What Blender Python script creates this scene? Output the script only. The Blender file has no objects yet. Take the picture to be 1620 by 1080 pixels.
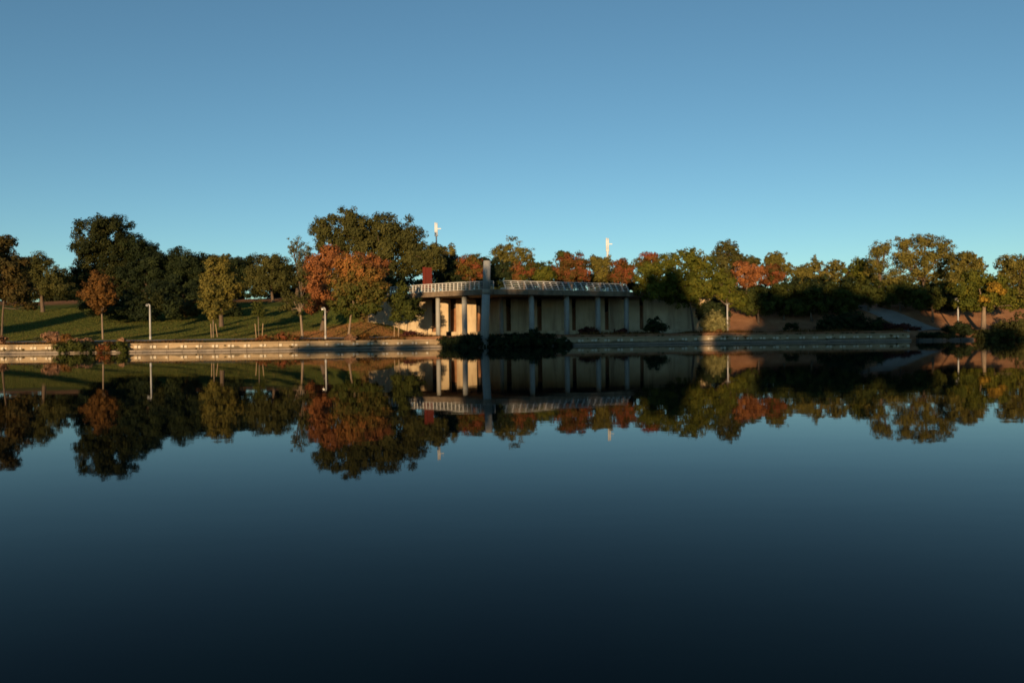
import bpy, math, random
import numpy as np
from mathutils import Matrix, Vector

random.seed(7)
rng = np.random.default_rng(7)
SC = bpy.context.scene
COL = SC.collection

# ------------------------------------------------------------------ camera
FPX = 1300.0                                   # focal length in pixels of the 1620 px wide photograph
CAM_Z = 1.7
PITCH, ROLL = math.radians(-0.62), math.radians(-0.70)
cam_data = bpy.data.cameras.new('camera')
cam_data.sensor_width = 36.0
cam_data.lens = 36.0 * FPX / 1620.0
cam_data.clip_start = 0.1
cam_data.clip_end = 9000
cam = bpy.data.objects.new('camera', cam_data)
COL.objects.link(cam)
CAM_ROT = Matrix.Rotation(math.radians(90) + PITCH, 3, 'X') @ Matrix.Rotation(ROLL, 3, 'Z')
cam.matrix_world = Matrix.Translation((0, 0, CAM_Z)) @ CAM_ROT.to_4x4()
SC.camera = cam

# ------------------------------------------------------------------ light
SUN_EL = math.radians(4.4)
SUN_AZ = math.radians(11.0)                    # sun stands behind the camera, a little to the left
sun_dir = Vector((-math.sin(SUN_AZ) * math.cos(SUN_EL), -math.cos(SUN_AZ) * math.cos(SUN_EL), math.sin(SUN_EL)))
world = bpy.data.worlds.new('World')
SC.world = world
world.use_nodes = True
wn, wl = world.node_tree.nodes, world.node_tree.links
wn.clear()
w_out = wn.new('ShaderNodeOutputWorld')
w_bg = wn.new('ShaderNodeBackground')
w_sky = wn.new('ShaderNodeTexSky')
w_sky.sky_type = 'NISHITA'
w_sky.sun_disc = False
w_sky.sun_elevation = SUN_EL
w_sky.sun_rotation = math.radians(180) + SUN_AZ
w_sky.altitude = 1300
w_sky.air_density = 0.80
w_sky.dust_density = 0.0
w_sky.ozone_density = 2.2
w_bg.inputs['Strength'].default_value = 0.15
w_tint = wn.new('ShaderNodeMix')                # the whole sky a touch greener, as the camera's colours are
w_tint.data_type = 'RGBA'
w_tint.blend_type = 'MULTIPLY'
w_tint.inputs[0].default_value = 1.0
w_tint.inputs[7].default_value = (1.0, 1.07, 0.92, 1)
wl.new(w_sky.outputs[0], w_tint.inputs[6])
wl.new(w_tint.outputs[2], w_bg.inputs['Color'])
wl.new(w_bg.outputs[0], w_out.inputs['Surface'])

sun_data = bpy.data.lights.new('sun', 'SUN')
sun_data.energy = 5.0
sun_data.angle = math.radians(0.5)
sun_data.color = (1.0, 0.67, 0.35)
sun = bpy.data.objects.new('sun', sun_data)
COL.objects.link(sun)
sun.rotation_euler = sun_dir.to_track_quat('Z', 'Y').to_euler()
sun.location = (0, -40, 60)

SC.view_settings.view_transform = 'Standard'
SC.view_settings.look = 'None'
SC.view_settings.exposure = 0.25
SC.view_settings.gamma = 1.0
SC.view_settings.use_curve_mapping = False
SC.render.engine = 'CYCLES'
SC.cycles.max_bounces = 8
SC.cycles.transparent_max_bounces = 8
SC.cycles.filter_width = 1.7

# ------------------------------------------------------------------ helpers
def at(px, py, D):
    """point at distance D along +Y seen at photograph pixel (px, py)"""
    d = CAM_ROT @ Vector(((px - 810) / FPX, (540 - py) / FPX, -1))
    t = D / d.y
    return Vector((d.x * t, D, CAM_Z + d.z * t))

def tag(o, label=None, cat=None, group=None, kind=None):
    if label: o['label'] = label
    if cat: o['category'] = cat
    if group: o['group'] = group
    if kind: o['kind'] = kind
    return o

def empty(name, loc, rz=0.0):
    o = bpy.data.objects.new(name, None)
    COL.objects.link(o)
    o.location = loc
    o.rotation_euler = (0, 0, rz)
    o.empty_display_size = 0.3
    bpy.context.view_layer.update() if False else None
    return o

def link_mesh(name, me, mat, parent=None):
    o = bpy.data.objects.new(name, me)
    COL.objects.link(o)
    if mat and not me.materials:
        me.materials.append(mat)
    if parent is not None:
        o.parent = parent
        o.location = -parent.location if False else Vector((0, 0, 0))
    return o

class MB:
    """collects shapes in local coordinates and links them as one mesh object"""
    def __init__(self):
        self.v, self.f = [], []
    def add(self, vs, fs):
        k = len(self.v)
        self.v += [tuple(p) for p in vs]
        self.f += [tuple(i + k for i in f) for f in fs]
        return self
    def box(self, c, s, rz=0.0, taper=1.0):
        cx, cy, cz = c
        hx, hy, hz = s[0] / 2, s[1] / 2, s[2] / 2
        ca, sa = math.cos(rz), math.sin(rz)
        vs = []
        for z, k in ((-hz, 1.0), (hz, taper)):
            for x, y in ((-hx, -hy), (hx, -hy), (hx, hy), (-hx, hy)):
                x2, y2 = x * k, y * k
                vs.append((cx + x2 * ca - y2 * sa, cy + x2 * sa + y2 * ca, cz + z))
        return self.add(vs, [(0, 3, 2, 1), (4, 5, 6, 7), (0, 1, 5, 4), (1, 2, 6, 5), (2, 3, 7, 6), (3, 0, 4, 7)])
    def bar(self, a, b, w, h=None):
        """square bar between two points"""
        h = h or w
        a, b = Vector(a), Vector(b)
        d = (b - a).normalized()
        up = Vector((0, 0, 1)) if abs(d.z) < 0.9 else Vector((0, 1, 0))
        s = d.cross(up).normalized() * w / 2
        u = s.cross(d).normalized() * h / 2
        vs = [a - s - u, a + s - u, a + s + u, a - s + u, b - s - u, b + s - u, b + s + u, b - s + u]
        return self.add(vs, [(0, 1, 2, 3), (7, 6, 5, 4), (0, 4, 5, 1), (1, 5, 6, 2), (2, 6, 7, 3), (3, 7, 4, 0)])
    def tube(self, pts, rs, n=8, cap=True):
        pts = [Vector(p) for p in pts]
        m = len(pts)
        vs = []
        ref = Vector((0.31, 0.95, 0.05)).normalized()
        for i, p in enumerate(pts):
            d = (pts[min(i + 1, m - 1)] - pts[max(i - 1, 0)]).normalized()
            s = d.cross(ref)
            s = s.normalized() if s.length > 1e-3 else Vector((1, 0, 0))
            u = d.cross(s).normalized()
            for k in range(n):
                a = 2 * math.pi * k / n
                vs.append(p + (s * math.cos(a) + u * math.sin(a)) * rs[i])
        fs = []
        for i in range(m - 1):
            for k in range(n):
                k2 = (k + 1) % n
                fs.append((i * n + k, i * n + k2, (i + 1) * n + k2, (i + 1) * n + k))
        if cap:
            fs.append(tuple(range(n - 1, -1, -1)))
            fs.append(tuple((m - 1) * n + k for k in range(n)))
        return self.add(vs, fs)
    def prism(self, poly, z0, z1):
        n = len(poly)
        vs = [(x, y, z0) for x, y in poly] + [(x, y, z1) for x, y in poly]
        fs = [tuple(range(n - 1, -1, -1)), tuple(range(n, 2 * n))]
        for i in range(n):
            j = (i + 1) % n
            fs.append((i, j, n + j, n + i))
        return self.add(vs, fs)
    def mesh(self, name, smooth=False):
        me = bpy.data.meshes.new(name)
        me.from_pydata(self.v, [], self.f)
        me.update()
        if smooth:
            for p in me.polygons:
                p.use_smooth = len(p.vertices) == 4
        return me
    def build(self, name, mat, parent=None, smooth=False, bevel=0.0):
        o = link_mesh(name, self.mesh(name, smooth), mat, parent)
        if bevel:
            m = o.modifiers.new('bevel', 'BEVEL')
            m.width = bevel
            m.segments = 1
        return o

# ------------------------------------------------------------------ materials
def new_mat(name):
    m = bpy.data.materials.new(name)
    m.use_nodes = True
    nt = m.node_tree
    b = nt.nodes['Principled BSDF']
    b.inputs['Specular IOR Level'].default_value = 0.25
    return m, nt, b

def ramp(nt, fac, stops):
    r = nt.nodes.new('ShaderNodeValToRGB')
    el = r.color_ramp.elements
    while len(el) < len(stops):
        el.new(0.5)
    for e, (p, c) in zip(el, stops):
        e.position = p
        e.color = (c[0], c[1], c[2], 1)
    nt.links.new(fac, r.inputs[0])
    return r.outputs[0]

def noise(nt, scale, detail=4, rough=0.6, vec=None, stretch=None, obj=True):
    tc = nt.nodes.new('ShaderNodeTexCoord')
    src = vec or tc.outputs['Object' if obj else 'Generated']
    if stretch:
        mp = nt.nodes.new('ShaderNodeMapping')
        mp.inputs['Scale'].default_value = stretch
        nt.links.new(src, mp.inputs[0])
        src = mp.outputs[0]
    n = nt.nodes.new('ShaderNodeTexNoise')
    n.inputs['Scale'].default_value = scale
    n.inputs['Detail'].default_value = detail
    n.inputs['Roughness'].default_value = rough
    nt.links.new(src, n.inputs['Vector'])
    return n.outputs['Fac']

def mixc(nt, fac, a, b, mode='MIX'):
    m = nt.nodes.new('ShaderNodeMix')
    m.data_type = 'RGBA'
    m.blend_type = mode
    if isinstance(fac, (int, float)): m.inputs[0].default_value = fac
    else: nt.links.new(fac, m.inputs[0])
    for s, v in ((6, a), (7, b)):
        if isinstance(v, tuple): m.inputs[s].default_value = (v[0], v[1], v[2], 1)
        else: nt.links.new(v, m.inputs[s])
    return m.outputs[2]

def attr(nt, name):
    a = nt.nodes.new('ShaderNodeAttribute')
    a.attribute_name = name
    return a.outputs['Fac']

def bump(nt, b, h, dist, strength=1.0):
    n = nt.nodes.new('ShaderNodeBump')
    n.inputs['Distance'].default_value = dist
    n.inputs['Strength'].default_value = strength
    nt.links.new(h, n.inputs['Height'])
    nt.links.new(n.outputs[0], b.inputs['Normal'])

def mat_rough(name, stops, scale=1.0, stretch=None, bump_d=0.02, rough=0.9, streak=None):
    m, nt, b = new_mat(name)
    f = noise(nt, scale, 6, 0.65, stretch=stretch)
    c = ramp(nt, f, stops)
    if streak:
        f2 = noise(nt, streak[0], 5, 0.7, stretch=(1, 1, 0.08))
        c = mixc(nt, ramp(nt, f2, [(0.45, (0, 0, 0)), (0.7, (1, 1, 1))]), c, streak[1])
    nt.links.new(c, b.inputs['Base Color'])
    b.inputs['Roughness'].default_value = rough
    if bump_d:
        bump(nt, b, noise(nt, scale * 6, 4), bump_d)
    return m

def leaf_mat(name, stops, trans=0.22):
    m, nt, b = new_mat(name)
    c = ramp(nt, attr(nt, 'tone'), stops)
    nt.links.new(c, b.inputs['Base Color'])
    b.inputs['Roughness'].default_value = 0.75
    b.inputs['Specular IOR Level'].default_value = 0.15
    t = nt.nodes.new('ShaderNodeBsdfTranslucent')
    nt.links.new(c, t.inputs[0])
    mx = nt.nodes.new('ShaderNodeMixShader')
    mx.inputs[0].default_value = trans
    nt.links.new(b.outputs[0], mx.inputs[1])
    nt.links.new(t.outputs[0], mx.inputs[2])
    nt.links.new(mx.outputs[0], nt.nodes['Material Output'].inputs[0])
    return m

LEAF = {
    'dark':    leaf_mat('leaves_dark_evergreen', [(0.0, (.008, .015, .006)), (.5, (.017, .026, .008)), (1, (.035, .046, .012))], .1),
    'oak':     leaf_mat('leaves_olive_oak', [(0.0, (.040, .044, .011)), (.5, (.072, .071, .018)), (1, (.115, .104, .027))]),
    'green':   leaf_mat('leaves_mid_green', [(0.0, (.030, .040, .008)), (.5, (.055, .066, .012)), (1, (.095, .098, .018))]),
    'lime':    leaf_mat('leaves_yellow_green', [(0.0, (.050, .062, .008)), (.5, (.095, .105, .013)), (1, (.17, .145, .018))]),
    'gold':    leaf_mat('leaves_golden_olive', [(0.0, (.068, .064, .014)), (.5, (.135, .118, .024)), (1, (.22, .170, .036))]),
    'brown':   leaf_mat('leaves_brown_orange', [(0.0, (.07, .035, .010)), (.5, (.14, .070, .018)), (1, (.22, .095, .020))]),
    'orange':  leaf_mat('leaves_orange', [(0.0, (.13, .055, .020)), (.5, (.28, .105, .038)), (1, (.40, .165, .050))]),
    'red':     leaf_mat('leaves_red', [(0.0, (.045, .048, .010)), (.3, (.11, .062, .014)), (.6, (.17, .066, .020)), (1, (.24, .070, .030))]),
    'deepoak': leaf_mat('leaves_deep_olive', [(0.0, (.012, .018, .005)), (.5, (.026, .032, .008)), (1, (.055, .055, .013))]),
    'redgreen': leaf_mat('leaves_red_and_green', [(0.0, (.05, .060, .010)), (.35, (.12, .09, .016)), (.6, (.18, .085, .020)), (1, (.24, .060, .03))]),
    'turning': leaf_mat('leaves_turning_green_to_orange', [(0.0, (.055, .070, .012)), (.4, (.100, .088, .018)), (.7, (.17, .105, .024)), (1, (.34, .14, .036))]),
    'dull':    leaf_mat('leaves_dull_brown_green', [(0.0, (.035, .032, .010)), (.5, (.070, .055, .015)), (1, (.12, .075, .020))]),
    'pale':    leaf_mat('leaves_pale_yellow_grey', [(0.0, (.09, .085, .03)), (.5, (.18, .165, .06)), (1, (.30, .26, .10))]),
    'grey':    leaf_mat('leaves_grey_green', [(0.0, (.055, .06, .025)), (.5, (.095, .10, .045)), (1, (.15, .15, .065))]),
    'tan':     leaf_mat('dry_tan_grass', [(0.0, (.16, .08, .045)), (.5, (.28, .15, .085)), (1, (.38, .23, .13))]),
    'maroon':  leaf_mat('leaves_dark_maroon', [(0.0, (.03, .012, .01)), (.5, (.07, .02, .016)), (1, (.12, .035, .025))]),
}
M_BARK = mat_rough('bark', [(.3, (.07, .05, .035)), (.7, (.17, .12, .08))], 3, (4, 4, .6), .03)
M_BARK_PALE = mat_rough('bark_pale', [(.3, (.16, .12, .085)), (.7, (.30, .22, .15))], 3, (4, 4, .6), .02)
M_STAKE = mat_rough('timber_stake', [(.3, (.30, .20, .12)), (.7, (.42, .29, .17))], 4, (3, 3, .5), .005)
M_CONC = mat_rough('concrete_weathered', [(.3, (.24, .20, .15)), (.5, (.30, .255, .20)), (.7, (.37, .32, .25))], .8, None, .01, .9, (1.2, (.20, .165, .12)))
M_CONC_COL = mat_rough('concrete_column', [(.3, (.27, .275, .265)), (.7, (.37, .37, .35))], 1.3, None, .008, .85, (1.5, (.26, .24, .20)))
M_CONC_WALL = mat_rough('concrete_retaining_wall', [(.25, (.42, .31, .19)), (.5, (.53, .415, .26)), (.75, (.60, .48, .32))], .55, None, .012, .92, (.9, (.27, .185, .115)))
M_FASCIA = mat_rough('concrete_fascia_stained', [(.3, (.13, .095, .065)), (.7, (.26, .195, .13))], 1.2, None, .02, .9, (.8, (.12, .09, .06)))
M_QUAY = mat_rough('quay_concrete', [(.25, (.30, .21, .12)), (.5, (.40, .30, .18)), (.75, (.48, .37, .24))], .7, (1, 1, 2.5), .015, .9, (.6, (.30, .20, .11)))
_nt = M_QUAY.node_tree; _b = _nt.nodes['Principled BSDF']
_src = _b.inputs['Base Color'].links[0].from_socket
_geo = _nt.nodes.new('ShaderNodeNewGeometry'); _sep = _nt.nodes.new('ShaderNodeSeparateXYZ')
_nt.links.new(_geo.outputs['Position'], _sep.inputs[0])
_ad = _nt.nodes.new('ShaderNodeMath'); _ad.operation = 'MULTIPLY_ADD'
_wn = _nt.nodes.new('ShaderNodeTexNoise'); _wn.inputs['Scale'].default_value = .9; _wn.inputs['Detail'].default_value = 6
_nt.links.new(_geo.outputs['Position'], _wn.inputs['Vector'])
_nt.links.new(_wn.outputs['Fac'], _ad.inputs[0]); _ad.inputs[1].default_value = -.7; _nt.links.new(_sep.outputs['Z'], _ad.inputs[2])
_st = ramp(_nt, _ad.outputs[0], [(0.0, (1, 1, 1)), (.16, (0, 0, 0))])
_c = mixc(_nt, _st, _src, (.12, .095, .06))
_pn = _nt.nodes.new('ShaderNodeTexNoise'); _pn.inputs['Scale'].default_value = .22; _pn.inputs['Detail'].default_value = 3
_nt.links.new(_geo.outputs['Position'], _pn.inputs['Vector'])
_c = mixc(_nt, ramp(_nt, _pn.outputs['Fac'], [(.42, (0, 0, 0)), (.68, (.6, .6, .6))]), _c, (.19, .135, .08))
_nt.links.new(_c, _b.inputs['Base Color'])
M_BLOCK = mat_rough('pale_block', [(.3, (.50, .43, .32)), (.7, (.62, .55, .43))], 3, None, .005, .8)
M_STEP = mat_rough('wet_edge_concrete', [(.3, (.16, .13, .105)), (.7, (.30, .25, .20))], 1.2, None, .01, .6)
M_SILL = mat_rough('dark_sill_stone', [(.3, (.05, .05, .045)), (.7, (.12, .11, .10))], 1.5, None, .02, .9)  # even dark base tone for the sill blocks
M_PATH = mat_rough('path_concrete', [(.3, (.22, .195, .17)), (.7, (.30, .27, .235))], .8, None, .01, .9)
M_FLOOR = mat_rough('terrace_paving', [(.3, (.15, .13, .105)), (.7, (.23, .20, .165))], .8, None, .01, .9)
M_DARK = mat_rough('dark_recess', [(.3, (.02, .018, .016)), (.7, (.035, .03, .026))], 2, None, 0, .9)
M_RUST = mat_rough('rusted_red_steel', [(.3, (.085, .011, .006)), (.7, (.13, .018, .008))], 1.5, None, .004, .8, (1.0, (.06, .009, .006)))

def flat_mat(name, col, rough=.5, metal=0.0, var=.12, spec=.4):
    m, nt, b = new_mat(name)
    lo = tuple(c * (1 - var) for c in col)
    c = ramp(nt, noise(nt, 3, 4), [(.35, lo), (.65, col)])
    nt.links.new(c, b.inputs['Base Color'])
    b.inputs['Roughness'].default_value = rough
    b.inputs['Metallic'].default_value = metal
    b.inputs['Specular IOR Level'].default_value = spec
    return m
M_RAIL = flat_mat('railing_pale_paint', (.50, .49, .46), .6)
M_WHITE = flat_mat('white_paint', (.80, .79, .76), .5)
M_LAMP = flat_mat('lamp_pole_grey_paint', (.48, .47, .45), .45)
M_LAMP_DARK = flat_mat('lamp_head_dark', (.12, .12, .12), .4)
M_STEEL = flat_mat('galvanised_steel', (.38, .40, .42), .5, .3)
M_GLASSY = flat_mat('lamp_glass', (.45, .47, .48), .15)

# ground
M_GROUND, nt, b = new_mat('ground_cover')
g1 = ramp(nt, noise(nt, .35, 8, .7), [(.3, (.05, .065, .014)), (.5, (.08, .10, .020)), (.7, (.11, .13, .028))])
g2 = ramp(nt, noise(nt, 1.3, 6, .7), [(.35, (.10, .055, .022)), (.65, (.19, .105, .040))])
g3 = ramp(nt, noise(nt, .7, 8, .7), [(.3, (.20, .10, .050)), (.5, (.29, .145, .075)), (.7, (.37, .20, .105))])
m1 = nt.nodes.new('ShaderNodeMath'); m1.operation = 'ADD'
nt.links.new(attr(nt, 'litter'), m1.inputs[0])
m2 = nt.nodes.new('ShaderNodeMath'); m2.operation = 'MULTIPLY_ADD'
nt.links.new(noise(nt, .5, 6, .75), m2.inputs[0]); m2.inputs[1].default_value = 1.6; m2.inputs[2].default_value = -0.8
nt.links.new(m2.outputs[0], m1.inputs[1])
m1.use_clamp = True
mask1 = ramp(nt, m1.outputs[0], [(.35, (0, 0, 0)), (.7, (1, 1, 1))])
c = mixc(nt, mask1, g1, g2)
c = mixc(nt, attr(nt, 'soil'), c, g3)
nt.links.new(c, b.inputs['Base Color'])
b.inputs['Roughness'].default_value = 1.0
b.inputs['Specular IOR Level'].default_value = 0.05
bump(nt, b, noise(nt, 5, 8, .8), .12)

# water
M_WATER, nt, b = new_mat('lake_water')
b.inputs['Base Color'].default_value = (.0003, .0045, .0050, 1)
b.inputs['Roughness'].default_value = 0.02
b.inputs['IOR'].default_value = 1.09
b.inputs['Specular IOR Level'].default_value = 0.5
wv1 = noise(nt, .55, 3, .5, stretch=(.5, 1, 1))
wv2 = noise(nt, 3.0, 3, .5, stretch=(.6, 1, 1))
ma = nt.nodes.new('ShaderNodeMath'); ma.operation = 'MULTIPLY_ADD'
nt.links.new(wv2, ma.inputs[0]); ma.inputs[1].default_value = .10; nt.links.new(wv1, ma.inputs[2])
wp = ramp(nt, noise(nt, .035, 4, .6, stretch=(.45, 1, 1)), [(.38, (.35, .35, .35)), (.62, (1, 1, 1))])
mm = nt.nodes.new('ShaderNodeMath'); mm.operation = 'MULTIPLY'
nt.links.new(ma.outputs[0], mm.inputs[0]); nt.links.new(wp, mm.inputs[1])
bump(nt, b, mm.outputs[0], .0042)

# ------------------------------------------------------------------ terrain
_sx = np.arange(-400, 401, 1.0)
_sy = np.interp(_sx, [-400, -120, -60, -44, -33, -22, -3, 15, 25, 36, 60, 80, 110, 400],
                [96, 94, 93, 92, 92, 95, 99.3, 103.5, 105.5, 106, 105.6, 103.5, 99, 92])
_k = np.hanning(13); _k /= _k.sum()
_sy = np.convolve(np.pad(_sy, 6, 'edge'), _k, 'valid')
def shore(x): return np.interp(x, _sx, _sy)
_wx = [-19.0, -15, -8, 0, 8, 16, 24, 31]
_wy = [110.2, 111.6, 112.2, 113.0, 113.8, 114.6, 114.6, 113.6]
def wall_y(x): return np.interp(x, _wx, _wy)
def sstep(a, b, x):
    t = np.clip((x - a) / (b - a), 0, 1)
    return t * t * (3 - 2 * t)
def terrain(x, y):
    x = np.asarray(x, float); y = np.asarray(y, float)
    d = y - shore(x)
    lawn = 1.0 + .075 * np.clip(d - .5, 0, 5) + 0.128 * np.clip(d - 5.5, 0, 58) - .3 * sstep(0, 12, d - 5.5) * (1 - sstep(12, 40, d - 5.5)) + .004 * np.clip(d - 63, 0, 200)
    behind = sstep(0.5, 1.1 + 16 * (1 - sstep(-27, -18.6, x)), y - wall_y(x))
    terr = 1.35 + (6.86 - 1.35) * behind + .012 * np.clip(y - 135, 0, 200)
    right = 1.35 + 3.4 * sstep(3.2, 13, d) + .10 * np.clip(d - 11, 0, 40)
    a = 1 - sstep(-17.0, -11.6, x)             # lawn weight; behind the wall the lawn climbs to the plaza
    a2 = 1 - sstep(-40.0, -18.5, x)
    mid_l = np.where(y > wall_y(x) + .5, np.maximum(lawn * a2 + terr * (1 - a2), lawn), lawn * a + terr * (1 - a))
    r = sstep(26.2, 30.5, x)
    z = mid_l * (1 - r) + right * r
    z = z + 1.0 * np.exp(-((x + 19.5) / 4.2) ** 2) * sstep(100, 110.5, y) * (1 - sstep(113, 122, y)) * (y > 60)
    z = z + .12 * np.sin(x * .31 + y * .17) * sstep(7, 16, d) * np.where((x > -19) & (x < 28), 0, 1)
    # bank edge: a sheer drop behind the quay wall, a soft slope where the quay ends on the right
    soft = sstep(50, 54, x)
    edge = np.where(d > .45, 1.0, 0.0) * (1 - soft) + sstep(-1.5, 2.2, d) * soft
    z = -1.8 + (z + 1.8) * edge
    near = sstep(3.6, 1.2, y) if False else 1 - sstep(1.2, 3.6, y)
    zn = .25 + .03 * np.clip(-y, 0, 60)
    z = np.where(y < 40, -1.8 + (zn + 1.8) * near, z)
    ax = np.abs(x)
    z = np.where((y >= 3.0) & (y <= 96), np.maximum(z, -1.8 + 6 * sstep(330, 380, ax)), z)
    return z
def tz(x, y): return float(terrain(x, y))

def grid_mesh(name, xs, ys, zf, mat, attrs=None):
    X, Y = np.meshgrid(xs, ys)
    Z = zf(X, Y)
    nx, ny = len(xs), len(ys)
    co = np.stack([X, Y, Z], -1).reshape(-1, 3)
    i = np.arange(nx * ny).reshape(ny, nx)
    q = np.stack([i[:-1, :-1], i[:-1, 1:], i[1:, 1:], i[1:, :-1]], -1).reshape(-1, 4)
    me = quad_mesh(name, co, q)
    for k, fn in (attrs or {}).items():
        a = me.attributes.new(k, 'FLOAT', 'POINT')
        a.data.foreach_set('value', fn(X, Y).reshape(-1).astype(np.float32))
    for p in me.polygons: pass
    me.polygons.foreach_set('use_smooth', np.ones(len(me.polygons), bool))
    return me

def quad_mesh(name, co, q):
    me = bpy.data.meshes.new(name)
    me.vertices.add(len(co))
    me.vertices.foreach_set('co', np.ascontiguousarray(co, np.float32).reshape(-1))
    n = len(q)
    me.loops.add(n * 4)
    me.loops.foreach_set('vertex_index', np.ascontiguousarray(q, np.int32).reshape(-1))
    me.polygons.add(n)
    me.polygons.foreach_set('loop_start', np.arange(0, n * 4, 4, dtype=np.int32))
    me.update(calc_edges=True)
    return me

def litter_f(X, Y):
    g = lambda cx, cy, sx, sy, k: k * np.exp(-((X - cx) / sx) ** 2 - ((Y - cy) / sy) ** 2)
    edge = .75 * np.exp(-((Y - shore(X) - 1.2) / 1.4) ** 2)
    return np.clip(g(-21, 104, 8, 8, 1.5) + g(-30, 100, 5, 2.5, .4) + g(-62, 98, 8, 4, .3) + edge + .8 * sstep(140, 152, Y) , 0, 1) - .12
def soil_f(X, Y):
    s = sstep(26, 29, X) * (Y > 50)
    s = np.maximum(s, (sstep(-13, -11.5, X)) * (Y > 50) * (1 - sstep(31, 33, X)))
    s = np.maximum(s, sstep(53, 60, Y - shore(X)) * .8 * (Y > 50))
    return np.clip(s, 0, 1)
def axis(lo, hi, step, far):
    core = np.arange(lo, hi + step, step)
    out = np.geomspace(1, far, 22)
    return np.concatenate([lo - out[::-1] * 1.0, core, core[-1] + out])
gx = axis(-100, 100, .8, 2900)
gy = np.concatenate([-np.geomspace(3000, 40, 14), np.arange(-38, 5, 2.0), np.arange(5, 90, 6.0), np.arange(90.2, 175, .55), np.geomspace(176, 3200, 24)])
ground = link_mesh('ground', grid_mesh('ground', gx, gy, terrain, M_GROUND, {'litter': litter_f, 'soil': soil_f}), M_GROUND)
tag(ground, kind='structure')

wme = bpy.data.meshes.new('lake_water')
wme.from_pydata([(-380, -1.0, 0), (380, -1.0, 0), (380, 118, 0), (-380, 118, 0)], [], [(0, 1, 2, 3)])
water = link_mesh('lake_water', wme, M_WATER)
tag(water, kind='structure')

def strip(name, pts, widths, mat, lift=.05, n=6):
    """paved ribbon draped on the terrain"""
    P = [Vector((p[0], p[1])) for p in pts]
    fine, fw = [], []
    for i in range(len(P) - 1):
        m = max(2, int((P[i + 1] - P[i]).length / .5))
        for k in range(m):
            t = k / m
            fine.append(P[i].lerp(P[i + 1], t)); fw.append(widths[i] * (1 - t) + widths[i + 1] * t)
    fine.append(P[-1]); fw.append(widths[-1])
    for _ in range(8):
        fine = [fine[0]] + [(fine[i - 1] + fine[i] * 2 + fine[i + 1]) / 4 for i in range(1, len(fine) - 1)] + [fine[-1]]
    co = []
    for i, p in enumerate(fine):
        d = (fine[min(i + 1, len(fine) - 1)] - fine[max(i - 1, 0)]).normalized()
        s = Vector((-d.y, d.x))
        for k in range(n + 1):
            q = p + s * fw[i] * (k / n - .5)
            co.append((q.x, q.y, tz(q.x, q.y) + (lift if 0 < k < n else lift)))
    m = len(fine)
    q = [(i * (n + 1) + k + 1, i * (n + 1) + k, (i + 1) * (n + 1) + k, (i + 1) * (n + 1) + k + 1) for i in range(m - 1) for k in range(n)]
    o = link_mesh(name, quad_mesh(name, np.array(co), np.array(q)), mat)
    return tag(o, kind='structure')
strip('lakeside_path', [(x, shore(x) + 4.0) for x in range(-110, -11, 3)], [1.7] * 34, M_PATH)
strip('lakeside_path', [(x, shore(x) + 2.1) for x in range(-11, 55, 3)], [1.5] * 23, M_PATH)
strip('hillside_path', [(55.5, 108.0), (54.6, 111), (52.5, 115), (49.5, 119.5), (44, 124), (34, 128)], [4.6, 4.0, 3.3, 3.0, 3, 3], M_PATH, .07)
# ------------------------------------------------------------------ quay wall
SX0, SX1 = -78.0, 51.5
def shore_pts(off, x0, x1, step):
    """points spaced evenly along the bank, offset off metres inland"""
    xs = np.arange(x0, x1, .05)
    ys = shore(xs)
    s = np.concatenate([[0], np.cumsum(np.hypot(np.diff(xs), np.diff(ys)))])
    n = int(s[-1] / step)
    t = np.arange(n + 1) * step
    X = np.interp(t, s, xs); Y = np.interp(t, s, ys)
    return [Vector((a, b)) for a, b in zip(X, Y)]
PITCH_Q = 1.72
Q = shore_pts(0, SX0, SX1, PITCH_Q)
quay = empty('quay_wall', (Q[0].x, Q[0].y, 0))
tag(quay, 'long low tan concrete quay wall along the far waterline, with pale blocks at its panel joints', 'quay wall')
O = Vector((Q[0].x, Q[0].y, 0))
panel_me = MB().box((0, .20, .46), (PITCH_Q - .05, .36, .72)).mesh('wall_panel')
step_me = MB().box((0, -.10, .0), (PITCH_Q - .02, .85, .18)).mesh('ledge_slab')
cap_me = MB().box((0, .26, .925), (PITCH_Q - .03, .55, .16)).mesh('coping_slab')
blk_me = MB().box((0, -.02, 0), (.27, .12, .28)).mesh('joint_block')
for me, m in ((panel_me, M_QUAY), (step_me, M_STEP), (cap_me, M_QUAY), (blk_me, M_BLOCK)):
    me.materials.append(m)
def put(name, me, parent, loc, rz=0.0, sc=None):
    o = bpy.data.objects.new(name, me)
    COL.objects.link(o)
    o.parent = parent
    o.location = loc
    o.rotation_euler = (0, 0, rz)
    if sc: o.scale = sc
    return o
for i in range(len(Q) - 1):
    a, c = Q[i], Q[i + 1]
    mid = (a + c) / 2
    ang = math.atan2(c.y - a.y, c.x - a.x)
    jz = random.uniform(-.012, .012)
    loc = Vector((mid.x, mid.y, jz)) - O
    # the planting hangs over the quay between these two
    p = put('wall_panel', panel_me, quay, loc, ang + random.uniform(-.006, .006))
    put('ledge_slab', step_me, quay, Vector((mid.x, mid.y, .13 + jz * .6)) - O, ang)
    put('coping_slab', cap_me, quay, Vector((mid.x, mid.y, random.uniform(-.008, .008))) - O, ang)
    if random.random() < .94:
        for s in (-1, 1):
            if random.random() < .93:
                put('joint_block', blk_me, p, (s * (PITCH_Q / 2 - .20), 0, .60), 0, (random.uniform(.8, 1.2), 1, random.uniform(.75, 1.1)))
back = MB()
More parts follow.
